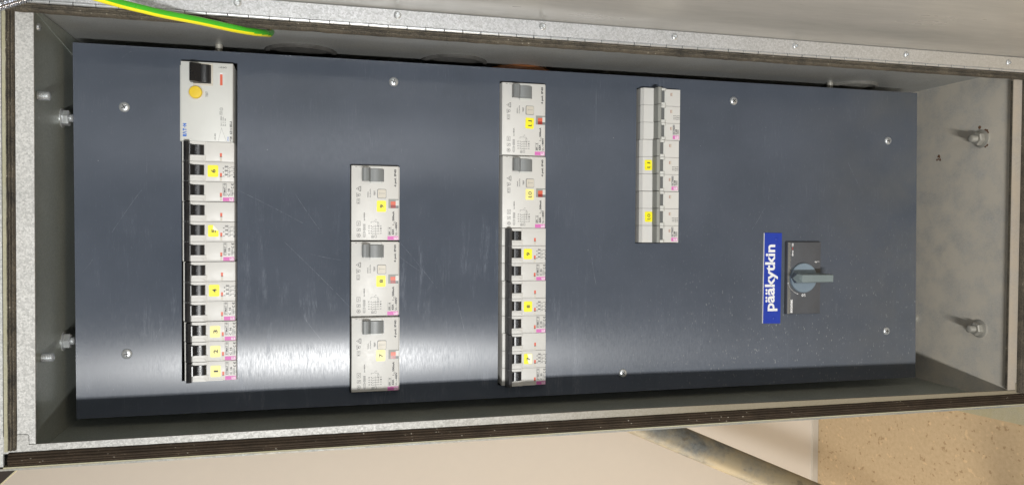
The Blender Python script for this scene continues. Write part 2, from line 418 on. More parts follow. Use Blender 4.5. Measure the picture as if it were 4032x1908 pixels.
# ================================================================ SETTING
m = MB(); m.box(-1500, 1407, -1900, 1900, -912, -900)
tag(m.build('wall', 'wallpaint', origin=(1407, 0, -900)), kind='structure')
m = MB(); m.box(1407, 1420, -1900, 1900, -900, 1500)
tag(m.build('floor', 'floor', origin=(1407, 0, 0)), kind='structure')
m = MB(); m.extr([(1391.5, -900), (1406.6, -900), (1406.6, -894), (1393, -895)], 'v', -1900, 1900)
tag(m.build('skirting_board', 'skirt', origin=(1407, 0, -900)), kind='structure')
m = MB(); m.prism([(1, 1), (0, 0)], 0, 1) if False else None
m.extr([(-178.6, -520), (-168.4, -320), (-166, -250), (300, -250), (300, -520)], 'u', 1403, 1406.5)
s = m.build('floor_slab', 'slab', origin=(1407, 0, -400)); tag(s, kind='structure')

# pipes of the stand
def pipe(name, a, b, r, mat, label, sag=0):
    A, B = Vector(a), Vector(b); d = (B - A).normalized()
    m = MB(); N = 24
    m.tube([A + (B - A) * i / N for i in range(N + 1)], r, 28)
    m2 = MB(); m2.lathe(B - d * 2, d, [(r * 1.12, -26), (r * 1.16, -22), (r * 1.16, -2), (r * 1.05, 2)], 28)
    root = empty(name, *B); tag(root, label, 'pipe')
    m.build('tube', mat, root, origin=tuple(B)); m2.build('end_cap', mat, root, origin=tuple(B))
A1, B1 = Vector((788, -184.5, -500)), Vector((1026, -285.7, -440)); D1 = (B1 - A1)
pipe('support_pipe', A1 - D1 * 1.1, A1 + D1 * 2.55, 23.5, 'pipe', 'weathered grey metal pipe slanting out from behind the cabinet across the cream wall')

# brown sheet trunking beside the upper left corner
root = empty('cable_trunking', -60, -50, -75)
tag(root, 'dark brown metal trunking with a pale edge, behind the top left corner of the cabinet', 'trunking')
m = MB(); m.prism([(-20, -14.2), (-63.2, -55.2), (-130, -119), (-300, -119), (-300, -30), (-20, 60)][::-1], -100, -62)
m.build('sheet', 'brown', root, origin=(-60, -50, -75))
m = MB(); m.prism([(-63.6, -56.4), (-131, -121), (-129.6, -118.6), (-62.2, -54.2)], -96, -60.5)
m.build('edge_strip', 'slab', root, origin=(-60, -50, -75))

# ================================================================ CABINET
O = (0, 0, 0)
cab = empty('electrical_cabinet', 0, 0, 0)
tag(cab, 'open galvanised steel electrical cabinet with a slate blue front plate and rubber door seals', 'cabinet')
def part(mb, name, mat, parent=None, **k): return mb.build(name, mat, parent or cab, **k)
UL, UR, VB, VT = -9, 913, -9.5, 339
BK = -92
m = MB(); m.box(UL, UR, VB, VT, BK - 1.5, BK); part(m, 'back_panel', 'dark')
m = MB(); m.box(UL - 1.5, UL, VB, VT, BK, 91.4)
m.add([(UL, 338.5, 88), (UL + .9, 338.5, 88), (UL + .9, 318.5, -60), (UL, 318.5, -60), (UL, 338.5, -60), (UL + .9, 338.5, -60)], [(0, 3, 2, 1), (1, 2, 5), (0, 4, 3)])
part(m, 'end_wall', 'wall_in')
m = MB(); m.box(UR, UR + 1.5, VB, VT, BK, 91.4); part(m, 'end_wall', 'wall_dust')
m = MB(); m.box(UL, UR, VT, VT + 1.5, BK, 91.4); part(m, 'side_wall', 'wall_top')
m = MB(); m.box(UL, UR, VB - 1.5, VB, BK, 91.4); part(m, 'side_wall', 'wall_in')
# outer shell
m = MB()
m.box(-32, -30.4, -14, 352, -120, 95.5); m.box(-30.4, -27.6, -14, 352, 94, 95.5)
m.box(931.5, 933, -14, 352, -120, 96); m.box(-30.4, 931.5, -14.6, -13.1, -120, 95.5)
m.box(-30.4, 931.5, 352, 353.5, -120, 90)
part(m, 'outer_shell', 'outer')
# flanges with the notched corner joints
m = MB(); m.prism([(-14.2, 11.9), (-7.6, 11.9), (-6.1, 10.4), (-6.1, 4.2), (-1.9, 4.0), (-1.9, 329.2), (-14.2, 331)], 91.5, 93); part(m, 'flange', 'galv')
m = MB(); m.prism([(-27, -2.4), (932, -2.4), (932, 9.5), (920.5, 9.5), (920.5, 2.3), (910, 2.3), (450, 5.3), (-1.9, 3.6), (-6.5, 3.6), (-6.5, 10.4), (-7.7, 11.5), (-13.9, 11.5), (-14.5, 10.6), (-27, 10.6)], 91.5, 93.1); part(m, 'flange', 'galv_b')
m = MB(); m.prism([(910.2, 2.8), (920.2, 2.8), (920.2, 10), (921.5, 10), (921.5, 331), (910.2, 331)], 91.6, 93.2); part(m, 'flange', 'dull_rim')
m = MB(); m.box(909.5, 910.1, 4, 327, 90.5, 92.9); part(m, 'flange_lip', 'rub')
m = MB(); m.prism([(-27, 329.8), (932, 329.8), (932, 337), (-27, 337)], 91.4, 92.9); part(m, 'flange', 'galv')
m = MB(); m.box(-26.6, -23.4, -12, 350, 91, 93.6); part(m, 'outer_lip', 'galv')
m = MB(); m.box(-22.9, -20.2, -1, 334, 91, 93.4); m.box(-22.9, 931, -13.0, -12.0, 91, 95.4); part(m, 'seal_channel', 'slab')
# rubber door seals with ribs
def ribbed(p0, p1, base, top, n, dp=1.5):
    s = 1 if p1 > p0 else -1; L = abs(p1 - p0); pr = [(p0, base)]
    for i in range(n):
        a = p0 + s * L * (i + .08) / n; b = p0 + s * L * (i + .32) / n; c = p0 + s * L * (i + .68) / n; d = p0 + s * L * (i + .92) / n
        t = top - abs(i - (n - 1) / 2) * .8
        pr += [(a, t - dp), (b, t), (c, t), (d, t - dp)]
    return pr + [(p1, base)]
m = MB(); m.extr(ribbed(-14.4, -20, 93, 97.5, 3), 'v', .5, 331.5, 70, .16); part(m, 'door_seal', 'rub')
m = MB(); m.extr(ribbed(-1.5, -11.6, 93, 97.5, 5, .55), 'u', -19.5, 934, 160, .10); part(m, 'door_seal', 'rub_shaded')
m = MB(); m.extr(ribbed(328.4, 335.2, 92.8, 98.8, 2), 'u', -20, 934, 160, .24); part(m, 'door_seal', 'rub')
m = MB(); m.extr(ribbed(921.8, 929, 93, 98.5, 3), 'v', 0, 331, 70, .16); part(m, 'door_seal', 'rub')

# continuous hinge
hg = empty('hinge', 0, 0, 0); hg.parent = cab; hg.location = (0, 0, 0); hg.rotation_euler = (0, 0, 0)
m = MB(); m.lathe((0, 0, 0), 'u', [(1.1, 0), (1.45, .3), (1.45, 14.9), (1.1, 15.2)], 12)
kn = m.build('knuckle', 'zinc', hg); k0 = -4.4
for i in range(60):
    o = kn if i == 0 else kn.copy()
    if i: COL.objects.link(o)
    o.location = ((k0 + 15.65 * i) * MM, 335.9 * MM, (99.0 + random.uniform(-.25, .1)) * MM)
m = MB(); m.lathe((-14, 335.9, 99), 'u', [(.8, 0), (.8, 950)], 8); m.build('hinge_pin', 'dark', hg)

# door, folded open: riveted hinge leaf and the sheet standing out towards the viewer
door = empty('door', 0, 0, 0); door.parent = cab; door.location = (0, 0, 0); door.rotation_euler = (0, 0, 0)
m = MB(); m.extr([(336.9, 99.6), (349.3, 99.6), (349.3, 100.9), (336.9, 100.6)], 'u', 8, 960, 60, .04); m.build('hinge_leaf', 'leaf', door)
m = MB()
prof = [(349.4, 99.2), (350.1, 100.6), (350.7, 103.5), (351.2, 110), (352.0, 300), (352.5, 640), (354.2, 640), (353.8, 300), (353.0, 110), (352.2, 99.2)]
m.extr(prof, 'u', -20, 965, 40, .05); m.build('door_sheet', 'door', door)
m = MB(); m.lathe((0, 0, 0), 'w', [(3.1, 0), (3.1, .35), (2.7, .9), (1.9, 1.25), (1.3, 1.15), (1.15, .25)], 24)
rv = m.build('rivet', 'zinc', door)
for i in range(7):
    o = rv if i == 0 else rv.copy()
    if i: COL.objects.link(o)
    o.location = ((143.8 + 125.2 * i) * MM, (345.4 - .35 * i) * MM, 101.0 * MM)

# front plate with cut-outs
HOLES = [(86.8, 134.4, 29.6, 318.0), (235.3, 281.4, 12.0, 228.9), (380.3, 427.8, 12.4, 314.9), (526.6, 572.8, 154.8, 315.9)]
us = sorted({0, 878} | {h[0] for h in HOLES} | {h[1] for h in HOLES})
m = MB()
for a, b in zip(us, us[1:]):
    h = [q for q in HOLES if q[0] <= a and q[1] >= b]
    if not h: segs = [(0, 328)]
    else: segs = [(0, h[0][2]), (h[0][3], 328)]
    for v0, v1 in segs: m.box(a, b, v0, v1, -1.6, 0)
# outer corners follow the slightly skewed sheet
fr = []
for (u, v, w) in m.v:
    if u == 0: u = .9 - 1.8 * v / 328
    if u == 878: u = 878.5 - 4.2 * v / 328
    fr.append((u, v, w))
m.v = fr
for f_i in range(len(m.f)): pass
pl = m.build('mounting_plate', 'plate', cab, smooth=False, uv=True)
def screw_mesh():
    m = MB(); m.lathe((0, 0, 0), 'w', [(4.4, 0), (4.5, .5), (4.1, 1.3), (3.2, 1.9), (1.9, 2.2)], 28)
    return m
m = screw_mesh(); sw = m.build('screw', 'zinc', pl)
m = MB()
for a in (0, math.pi / 2):
    c, s_ = math.cos(a), math.sin(a)
    m.flat([(-2.4 * c + .45 * s_, -2.4 * s_ - .45 * c), (2.4 * c + .45 * s_, 2.4 * s_ - .45 * c), (2.4 * c - .45 * s_, 2.4 * s_ + .45 * c), (-2.4 * c - .45 * s_, -2.4 * s_ + .45 * c)], 2.215 + a * .01)
cross = m
SC = [(40.1, 273.9), (41.6, 55.8), (275.9, 308.6), (638.8, 307.6), (835.2, 271.9), (837.3, 54.9), (514.2, 19.7)]
# flat dark cross in each screw's mesh stands in for the shaded recess
m = screw_mesh(); m.cur = 1
for f in cross.f: m.add([cross.v[i] for i in f], [tuple(range(len(f)))])
bpy.data.objects.remove(sw)
sw = m.build('screw', ['zinc', 'dark'], pl)
for i, (u, v) in enumerate(SC):
    o = sw if i == 0 else sw.copy()
    if i: COL.objects.link(o)
    o.location = (u * MM, v * MM, .02 * MM); o.rotation_euler = (0, 0, .6 + i * 1.1)

# studs and flange nuts in the end walls
def thread(m, c, axis, r, L, pitch=1.25):
    n = max(2, int(L / pitch)); prof = []
    for i in range(n): prof += [(r * .84, i * pitch), (r, i * pitch + pitch * .45), (r, i * pitch + pitch * .6)]
    prof += [(r * .8, n * pitch), (r * .5, n * pitch + .4)]
    m.lathe(c, axis, prof, 18)
for v, w, L in ((271.5, 62, 9.5), (63.5, 56, 9.5)):
    m = MB(); thread(m, (UL, v, w), 'u', 3.6, L); part(m, 'threaded_stud', 'zinc')
for v, w in ((262.3, .5), (68.6, -.5)):
    m = MB(); m.lathe((UL, v, w), 'u', [(8.6, 0), (8.6, .6), (6.8, 1.2), (6.4, 1.4)], 26)
    m.lathe((UL, v, w), 'u', [(6.6, 1.4), (6.8, 1.8), (6.8, 5.4), (5.8, 6.0)], 6, .35)
    thread(m, (UL + 5.9, v, w), 'u', 3.5, 3.6); part(m, 'flange_nut', 'zinc')
for v, w in ((271, 52), (62.5, 54)):
    m = MB(); m.lathe((UR, v, w), '-u', [(9.8, 0), (9.8, 1.2), (7.8, 2.0), (6.9, 2.3)], 26)
    m.lathe((UR, v, w), '-u', [(7.2, 2.3), (7.5, 3.0), (7.5, 7.0), (6.4, 8.0)], 6, .2)
    thread(m, (UR - 8, v, w), '-u', 3.9, 7.5); part(m, 'flange_nut', 'zincdust')
m = MB(); m.lathe((UR, 284, 49), '-u', [(2, 0), (1.6, .35)], 9); 
for i in range(9): m.lathe((UR, 271 + random.uniform(-9, 9), 57 + random.uniform(-2, 3)), '-u', [(random.uniform(.6, 1.8), 0), (.5, .3)], 7)
for i in range(12): m.lathe((UR, 254 + random.uniform(-5, 5), -8 + random.uniform(-3, 3)), '-u', [(random.uniform(.5, 1.5), 0), (.4, .4)], 7)
tag(part(m, 'rust_patch', 'rust'), kind='stuff')
# rivet nub in the upper corner and the standoffs behind the plate
m = MB(); m.lathe((UL, 326, 60), 'u', [(3.4, 0), (3.0, 1.2), (1.6, 2.0)], 18); part(m, 'weld_nub', 'zinc')
for u in (116, 776): m = MB(); m.lathe((u, VT, -24), '-v', [(3.4, 0), (3.4, 7), (2.8, 7.8)], 18); part(m, 'standoff', 'zincdust')
m = MB(); m.lathe((UR, 63, -40), '-u', [(4.5, 0), (4.5, 5), (3.8, 6)], 18); part(m, 'standoff', 'zincdust')
# rubber glands in the side wall
for u, w, r, mt in ((190, -31, 34, 'gland'), (340, -34, 34, 'gland'), (811, -35, 31, 'gland2')):
    m = MB(); m.lathe((u, VT, w), '-v', [(r, 0), (r, 1.6), (r - 1.5, 3.2), (r - 3.5, 3.2), (r - 5.5, .9), (r - 10, .8), (r - 13, 2.6), (4, 3.4)], 48); part(m, 'cable_gland', mt)

# ---------------------------------------------------------------- cables
m = MB(); cp = []
pts = [(270, 334.6, 208), (20, 327, 205), (40, 325.5, 185), (59.0, 324.9, 165.0), (70.3, 324.9, 152.0), (83.0, 324.7, 142.0), (94.7, 324.8, 132.0), (118.5, 325.5, 115.0), (140.2, 325.9, 98.0), (155.4, 327.4, 84.0), (162.5, 330.4, 70.0), (165.0, 333.5, 56.0), (165.6, 338.5, 40.0)]
pts = [(-10, 330, 225)] + pts[1:]
def catmull(P, k=6):
    out = []; Q = [Vector(p) for p in P]; Q = [Q[0] * 2 - Q[1]] + Q + [Q[-1] * 2 - Q[-2]]
    for i in range(1, len(Q) - 2):
        for j in range(k):
            t = j / k; a, b, c, d = Q[i - 1:i + 3]
            out.append(.5 * ((2 * b) + (c - a) * t + (2 * a - 5 * b + 4 * c - d) * t * t + (3 * b - a - 3 * c + d) * t ** 3))
    return out + [Q[-2]]
cpts = catmull(pts)
m.tube(cpts, 3.0, 24, stripe=lambda q: 1 if (q.y * .8 - q.z * .15 < -.42 or q.y > .93) else 0)
tag(m.build('earth_cable', ['green', 'cyellow'], origin=(165.6, 338.5, 40)), 'thick green and yellow striped earth cable running into the side wall of the cabinet', 'cable')
m = MB()
cp = catmull([(-60, 295, 130), (-40, 306, 129), (-25.9, 315.6, 128.0), (-18.0, 320.8, 128.0), (-11.7, 324.1, 128.0), (-5.8, 327.0, 127.0), (-0.5, 329.7, 126.0), (6.1, 333.6, 124.0), (18.5, 341, 122.0), (30, 349, 121)], 30)
rad = [3.0 + 1.0 * abs(math.sin(i * .42)) for i in range(len(cp))]
m.tube(cp, 3.6, 16, rad=rad)
tag(m.build('spiral_conduit', 'chrome', origin=(30, 349, 121)), 'shiny metal spiral conduit crossing the top left corner of the cabinet', 'conduit')
m = MB(); m.tube(catmull([(366, 322, -60), (384, 333.5, -40), (413, 335, -29), (440, 333.5, -38), (462, 322, -60)], 8), 4.2, 14)
tag(m.build('orange_cable', 'orange', origin=(412, 330, -40)), 'orange cable looping behind the upper edge of the blue plate', 'cable')

# ================================================================ DEVICES (local frame: u right of the device's left edge, v = -t down from its top end)
H = 8.0   # how far the faces stand proud of the plate
def ROOT(name): return empty(name, 0, 0, 0)
def switch_symbol(m, u0, t0, k=1.0, th=.32, digits=True):
    """three-pole contact diagram"""
    for i in range(3):
        t = t0 + 3.6 * i * k
        m.line([(u0 + .8, -t), (u0 + 4.2 * k, -t)], H + .07, th)
        m.line([(u0 + 1.5 * k, -t + 1.0 * k), (u0 + 1.5 * k, -t - 1.0 * k)], H + .07, th)
        m.line([(u0 + 3.1 * k, -t + .9 * k), (u0 + 3.1 * k, -t - .9 * k)], H + .08, th)
        m.disc(u0 + 2.3 * k, -t, .55 * k, H + .09, 8)
        m.line([(u0 + 3.4 * k, -t - 1.9 * k), (u0 + 6.6 * k, -t - .3 * k), (u0 + 10.2 * k, -t - .3 * k)], H + .07, th)
        if digits:
            m.text('642'[i], u0 - .9, u0 + .5, -t - 2.1, -t - .9, H + .07, .01)
            m.text('531'[i], u0 + 8.1 * k, u0 + 9.5 * k, -t - 2.5 * k, -t - 1.4 * k, H + .07, .01)
    m.line([(u0 + 5.2 * k, -t0 - 2.4 * k), (u0 + 5.2 * k, -t0 - 9.2 * k)], H + .07, th * .7)
def ce(m, u0, u1, t0, t1):
    """CE mark"""
    uc = (u0 + u1) / 2; R = (u1 - u0) / 2
    for tc, bar in ((t0 + R * .62, True), (t1 - R * .62, False)):
        P = [(uc + R * math.cos(a) * .92, -(tc - R * .55) - R * 1.15 * math.sin(a)) for a in [math.pi * q / 8 for q in range(9)]]
        m.line(P, H + .07, .42)
        if bar: m.line([(uc, -(tc - R * .45)), (uc, -(tc + R * .5))], H + .075, .38)
def brand(root, u0, u1, t0, t1, faded=False):
    m = MB(); m.box(u0, u1, -t1, -t0, H - .2, H + .06); b = m.build('brand_label', 'magenta', root)
    m = MB(); L = u1 - u0; m.text('ETI', u1 - L * .40, u1 - L * .06, -t1 + .45, -t0 - (t1 - t0) * .22, H + .12, .02, rot=180)
    m.build('lettering', 'whiteink', b)
def sticker(root, num, uc, tc, su, sv, w=H, mat='yellow', tilt=0.0, flip=False, folded=False, half=False, small=.40):
    r = 1.1; P = []
    for sx, sy, a0 in ((1, 1, 0), (-1, 1, 90), (-1, -1, 180), (1, -1, 270)):
        if folded and sx == 1 and sy == 1:
            P += [(su / 2 - .2, sv / 2 - 5.0), (su / 2 - 4.6, sv / 2)]; continue
        for k in range(4):
            a = math.radians(a0 + 30 * k); P.append((sx * (su / 2 - r) + r * math.cos(a), sy * (sv / 2 - r) + r * math.sin(a)))
    ct, st = math.cos(tilt), math.sin(tilt)
    tr = lambda p: (uc + p[0] * ct - p[1] * st, -tc + p[0] * st + p[1] * ct)
    m = MB(); m.prism([tr(p) for p in P], w - .1, w + .22)
    if half:
        m.cur = 1; m.prism([tr(p) for p in [(.6, -sv / 2 + .35), (su / 2 - .3, -sv / 2 + .35), (su / 2 - .3, sv / 2 - .35), (-.9, sv / 2 - .35), (.2, 1.5), (-.4, -1.5)]], w, w + .25)
    if folded:
        m.cur = 1; m.prism([tr(p) for p in [(su / 2 - .2, sv / 2 - 5.0), (su / 2 - 4.6, sv / 2), (su / 2 - 4.9, sv / 2 - 3.6), (su / 2 - 3.6, sv / 2 - 4.9)]], w + .2, w + .55)
    s = m.build('number_sticker', [mat, 'white_paper'], root)
    s['label'] = ('pale ' if mat == 'yellow2' else '') + ('yellow sticker with its corner folded, number ' if folded else 'half white yellow sticker, number ' if half else 'yellow number sticker, ') + num
    m = MB(); hh = su * small / 2
    b = MB(); hv = (sv * .075 if num == '1' else sv * .13 * (1.15 if len(num) == 1 else 2.1))
    b.text(num, uc - hh + .3, uc + hh + .3, -tc - hv, -tc + hv, w + .30, .012 if len(num) == 1 else -.012)
    if num in ('11', '10'):   # slab feet of the printed ones
        L = hv * 2 / len(num)
        for i in range(len(num)):
            if num[i] == '1': b.box(uc + hh + .05, uc + hh + .4, -tc - hv + L * (i + .5) - .62, -tc - hv + L * (i + .5) + .42, w + .2, w + .302)
    b.build('number', 'ink', s); return s

def arc_profile(u0, u1, wb, wt, n=8):
    c = (u0 + u1) / 2; h = (u1 - u0) / 2
    return [(u0, wb)] + [(c - h * math.cos(math.pi * i / n), wb + (wt - wb) * (.35 + .65 * math.sin(math.pi * i / n))) for i in range(n + 1)] + [(u1, wb)]
PITCH = 17.8
def mcb(poles, rating, tie, bar_off=0.0, marks='3'):
    root = ROOT('circuit_breaker'); L = PITCH * poles
    uw = 44.4
    for p in range(poles):
        t = p * PITCH; g = .12
        m = MB()
        m.box(.2, 2.6 + bar_off, -(t + PITCH - g), -(t + g), -30, H - 3.0, .4)
        m.box(2.3 + bar_off, uw, -(t + PITCH - g), -(t + g), -30, H, .35)
        # ribs either side of the toggle
        for a, b in ((0, 2.9), (12.2, PITCH)):
            aa, bb = t + a + (g if a == 0 else 0), t + b - (g if b == PITCH else 0)
            m.extr([(6.0, H - .2), (6.4, H + 2.6), (16, H + 2.6), (20.6, H + .9), (20.6, H - .2)], 'v', -bb, -aa)
        # flattened oval pocket halves on the ribs
        for cc, dr in ((t + PITCH - .25, 1), (t + .25, -1)):
            for rr, ww, in ((1.0, .25), (.82, .42)):
                P = [(12.6 + 6.6 * rr * math.cos(a), -(cc - dr * 3.6 * rr * math.sin(a) * (1 if dr == 1 else .62))) for a in [math.pi * q / 12 for q in range(13)]]
                if dr == 1: P = P
                else: P = P[::-1]
                m.prism(P, H + 2.4, H + 2.6 + ww)
        m.box(20.6, 33.0, -(t + PITCH - g), -(t + PITCH - .95), H - .1, H + .5)
        m.build('pole_housing', 'white', root)
        m = MB(); m.box(6.6, 19.2, -(t + 12.15), -(t + 2.95), H, H + .35)
        m.extr(arc_profile(7.6, 18.9, H, H + 4.2), 'v', -(t + 11.9), -(t + 3.2))
        m.extr([(5.6, H + 2), (5.6, H + 7.4), (8.4, H + 7.0), (11.2, H + 3.6), (11.2, H + 2)], 'v', -(t + 11.9), -(t + 3.2))
        m.cur = 1; m.text('I-ON', 12.0, 15.2, -(t + 10.6), -(t + 4.6), H + 4.28, .0)
        m.build('toggle', ['black', 'emboss'], root)
        m = MB(); m.box(32.3, 34.1, -(t + 12.9), -(t + 9.8), H - .1, H + .12)
        m.cur = 1; m.box(32.3, 34.1, -(t + 13.5), -(t + 12.9), H - .1, H + .13)
        m.cur = 2; m.box(32.35, 34.05, -(t + 16.9), -(t + 13.6), H - .1, H + .05)
        m.build('position_flag', ['red', 'black', 'cream'], root)
    m = MB(); g = .35
    m.extr([(3.0, H - 2), (2.7 + bar_off, H + 4.5), (3.1 + bar_off, H + 8.6), (5.3, H + 9.2), (7.4, H + 8.3), (7.7, H + 3.5), (7.4, H - 2)], 'v', -(L - g), -(g))
    m.cur = 1
    for p in range(1, poles): m.box(3.4, 7.2, -(p * PITCH + .12), -(p * PITCH - .12), H + 8.0, H + 9.05)
    m.build('tie_bar', [tie, 'dgrey'], root)
    m = MB(); tp = (poles - 1) * PITCH
    if poles == 3: switch_symbol(m, 35.5, PITCH + 4.0)
    dt = -.2
    m.text('ETIMAT 10', 35.4, 37.3, -(tp + 12.6 + dt), -(tp + 1.1), H + .07, .012)
    m.line([(34.9, -(tp + 12.7)), (34.9, -(tp + 1.0))], H + .07, .22); m.line([(37.9, -(tp + 12.7)), (37.9, -(tp + 1.0))], H + .07, .22)
    m.text(rating, 38.8, 40.7, -(tp + 12.5), -(tp + 5.8), H + .07, .02)
    ce(m, 41.9, 44.0, tp + 1.4, tp + 5.6)
    m.rect(41.5, 43.0, -(tp + 12.5), -(tp + 7.0), H + .07, .2)
    for q in range(1, 5): m.line([(41.6, -(tp + 7.0 + 1.1 * q)), (42.9, -(tp + 7.0 + 1.1 * q))], H + .08, .3)
    m.rect(43.2, 44.2, -(tp + 10.9), -(tp + 9.3), H + .07, .2)
    m.build('printed_marking', 'ink', root)
    brand(root, 34.8, 44.1, tp + 13.9, tp + 17.4)
    return root

def efi():
    root = ROOT('residual_current_breaker'); L = 71.0; uw = 44.2; G = .35
    m = MB(); m.box(0, uw, -(L - G), -G, -30, H, .7)
    # window surround
    m.cur = 1; m.box(34.6, 44.25, -40.2, -31.4, H - .2, H + .05)
    m.build('housing', ['white', 'lgrey'], root)
    m = MB(); m.box(.9, .0, 0, 0, 0, 0) if False else None
    m.extr([(44.2, -20), (45.3, -20), (45.3, H - 3.2), (44.2, H - 2.6)], 'v', -(L - .8), -1.0); m.build('side_strip', 'white', root)
    # toggle
    m = MB()
    m.extr([(16.4, H - 1), (16.4, H + 3.2), (20, H + 4.1), (24, H + 4.2), (28, H + 3.2), (29.6, H + 1.6), (29.6, H - 1)], 'v', -15.2, -3.5)
    m.extr([(10.0, H + .5), (9.7, H + 8.2), (10.9, H + 9.0), (13.4, H + 8.8), (14.0, H + 8.3), (14.6, H + 8.4), (15.2, H + 7.4), (15.9, H + 7.2), (16.6, H + 5.2), (17.6, H + 3.4), (17.6, H + .5)], 'v', -14.9, -2.9)
    m.build('toggle', 'grey', root)
    m = MB(); m.cur = 0
    m.box(29.6, 30.3, -15.3, -3.5, H, H + .12)
    m.build('toggle_shadow_gap', 'black', root).name = 'toggle_slot_shade'  # black strip painted in for the shaded gap beside the toggle
    m = MB()
    for t0, t1 in ((1.6, 3.4), (15.3, 16.9)):
        P = [(22.8 + 6.1 * math.cos(a), 0) for a in (0,)]
        m.extr([(16.8, H - .2), (17.6, H + 1.1), (28.0, H + 1.1), (28.8, H - .2)], 'v', -t1, -t0)
    m.build('toggle_cheek', 'white2', root)
    # test button
    m = MB(); r = 1.0
    def rr(u0, u1, v0, v1, r):
        P = []
        for cx_, cy_, a0 in ((u1 - r, v1 - r, 0), (u0 + r, v1 - r, 90), (u0 + r, v0 + r, 180), (u1 - r, v0 + r, 270)):
            for k in range(4): a = math.radians(a0 + 30 * k); P.append((cx_ + r * math.cos(a), cy_ + r * math.sin(a)))
        return P
    m.prism(rr(24.0, 32.6, -31.0, -22.1, 1.3), H - .1, H + .06); m.cur = 1
    m.prism(rr(24.5, 32.2, -30.6, -22.6, 1.1), H, H + .9); m.cur = 2
    m.line([(26.2, -26.0 - 1.6), (26.2, -26 + 1.0)], H + .95, .22); m.line([(26.2, -26.3), (31.0, -26.3)], H + .96, .35)
    m.build('test_button', ['dgrey', 'cream', 'lgrey'], root)
    # flag in its window
    m = MB(); m.cur = 0; m.box(36.7, 41.4, -40.0, -33.7, H, H + .12); m.cur = 1; m.box(36.7, 41.4, -40.0, -37.1, H + .05, H + .16)
    m.cur = 2; m.box(41.4, 44.26, -37.6, -32.6, H, H + .14); m.cur = 3; m.box(41.4, 44.2, -40.1, -37.6, H, H + .10)
    m.build('position_flag', ['red', 'darkred', 'white2', 'dgrey'], root)
    m = MB(); Z = H + .07
    m.text('4 pol. IP40', 39.9, 42.4, -20.0, -3.3, Z, .03)
    m.text('63A', 37.8, 39.9, -65.3, -59.8, Z, .035); m.text('I', 38.4, 40.1, -56.0, -55.5, Z, .03); m.text('AN', 39.6, 40.4, -55.0, -52.8, Z, .03); m.text('500mA', 38.2, 40.2, -52.2, -43.0, Z, .03)
    m.text('U', 41.1, 42.9, -65.4, -63.7, Z, .03); m.text('N', 42.2, 43.0, -63.3, -62.6, Z, .03); m.text('~400V', 41.0, 42.9, -61.6, -53.0, Z, .03)
    m.text('EFI - 4', 35.0, 36.6, -65.4, -58.4, Z, .025); m.line([(34.4, -65.8), (34.4, -58.0)], Z, .22); m.line([(37.1, -65.8), (37.1, -58.0)], Z, .22)
    m.text('TEST', 20.8, 22.4, -28.4, -23.8, Z, .01); m.text('3000A,', 14.9, 16.1, -30.2, -24.4, Z, .0); m.text('22,5kA2s', 17.0, 18.2, -30.2, -22.2, Z, .0)
    m.text('Im=800A', 11.4, 12.8, -52.0, -44.4, Z, .0)
    m.line([(3.8, -1.6), (5.2, -1.6)], Z, .4); m.line([(7.0, -2.0), (9.6, -2.0)], Z, .25)
    # symbols along the left
    m.line([(4.6, -22.2), (8.6, -19.9), (8.6, -24.6)], Z, .28, True); m.rect(7.2, 8.9, -24.2, -20.2, Z, .2); m.disc(6.8, -22.2, .5, Z, 6)
    m.line([(4.8, -26.4), (5.0, -30.0), (8.4, -28.4), (8.2, -27.2)], Z, .28, True); m.text('B', 5.6, 7.0, -28.8, -27.6, Z, .01)
    m.rect(5.2, 7.9, -36.2, -31.6, Z, .25); m.text('K', 5.8, 7.3, -35.8, -34.6, Z, .01); m.line([(6.5, -34.2), (6.5, -32.0)], Z, .25); m.line([(5.4, -33.2), (7.7, -33.2)], Z, .2)
    m.rect(5.2, 8.5, -57.0, -52.8, Z, .25); m.line([(6.0, -56.4), (7.6, -55.6), (6.2, -54.6), (7.6, -53.6)], Z, .28)
    m.rect(5.3, 8.6, -62.0, -59.4, Z, .25); m.line([(6, -61.4), (7.4, -60.8), (6.6, -60.4), (8, -59.9)], Z, .3)
    m.line([(6.9 + 1.9 * (1 if k % 2 else .68) * math.cos(k * math.pi / 8), -66 + 1.9 * (1 if k % 2 else .68) * math.sin(k * math.pi / 8)) for k in range(16)], Z, .25, True); m.disc(6.9, -66, .6, Z, 8)
    # fuse and circuit diagram
    m.line([(12.1, -68.2), (12.1, -55.6)], Z, .22); m.rect(11.2, 13.0, -67.2, -62.6, Z, .25); m.rect(11.2, 13.0, -61.0, -55.6, Z, .25)
    for k in range(4): m.line([(11.7, -56.5 - k * 1.1), (12.6, -56.5 - k * 1.1)], Z, .28)
    for k, (a, b) in enumerate((('6', '5'), ('4', '3'), ('2', '1'), ('N', 'N'))):
        t = -64.0 + k * 2.25
        m.text(a, 15.8, 17.1, t - .5, t + .6, Z, .0); m.text(b, 26.9, 28.2, t - .5, t + .6, Z, .0)
        m.line([(17.9, t), (19.2, t)], Z, .25); m.line([(19.4, t - 1.0), (20.8, t - .2), (26.0, t - .2)], Z, .28); m.line([(18.8, t - .5), (18.8, t + .5)], Z, .25)
    m.rect(18.9, 20.8, -68.3, -66.3, Z, .25); m.line([(19.8, -68.2), (19.8, -66.4)], Z, .2); m.line([(19.0, -67.3), (20.7, -67.3)], Z, .2)
    m.rect(21.8, 23.4, -68.0, -65.9, Z, .25); m.line([(22.6, -65.6), (22.6, -56.0)], Z, .15); m.line([(18.4, -54.5), (18.4, -53.0), (21.2, -53.0)], Z, .22)
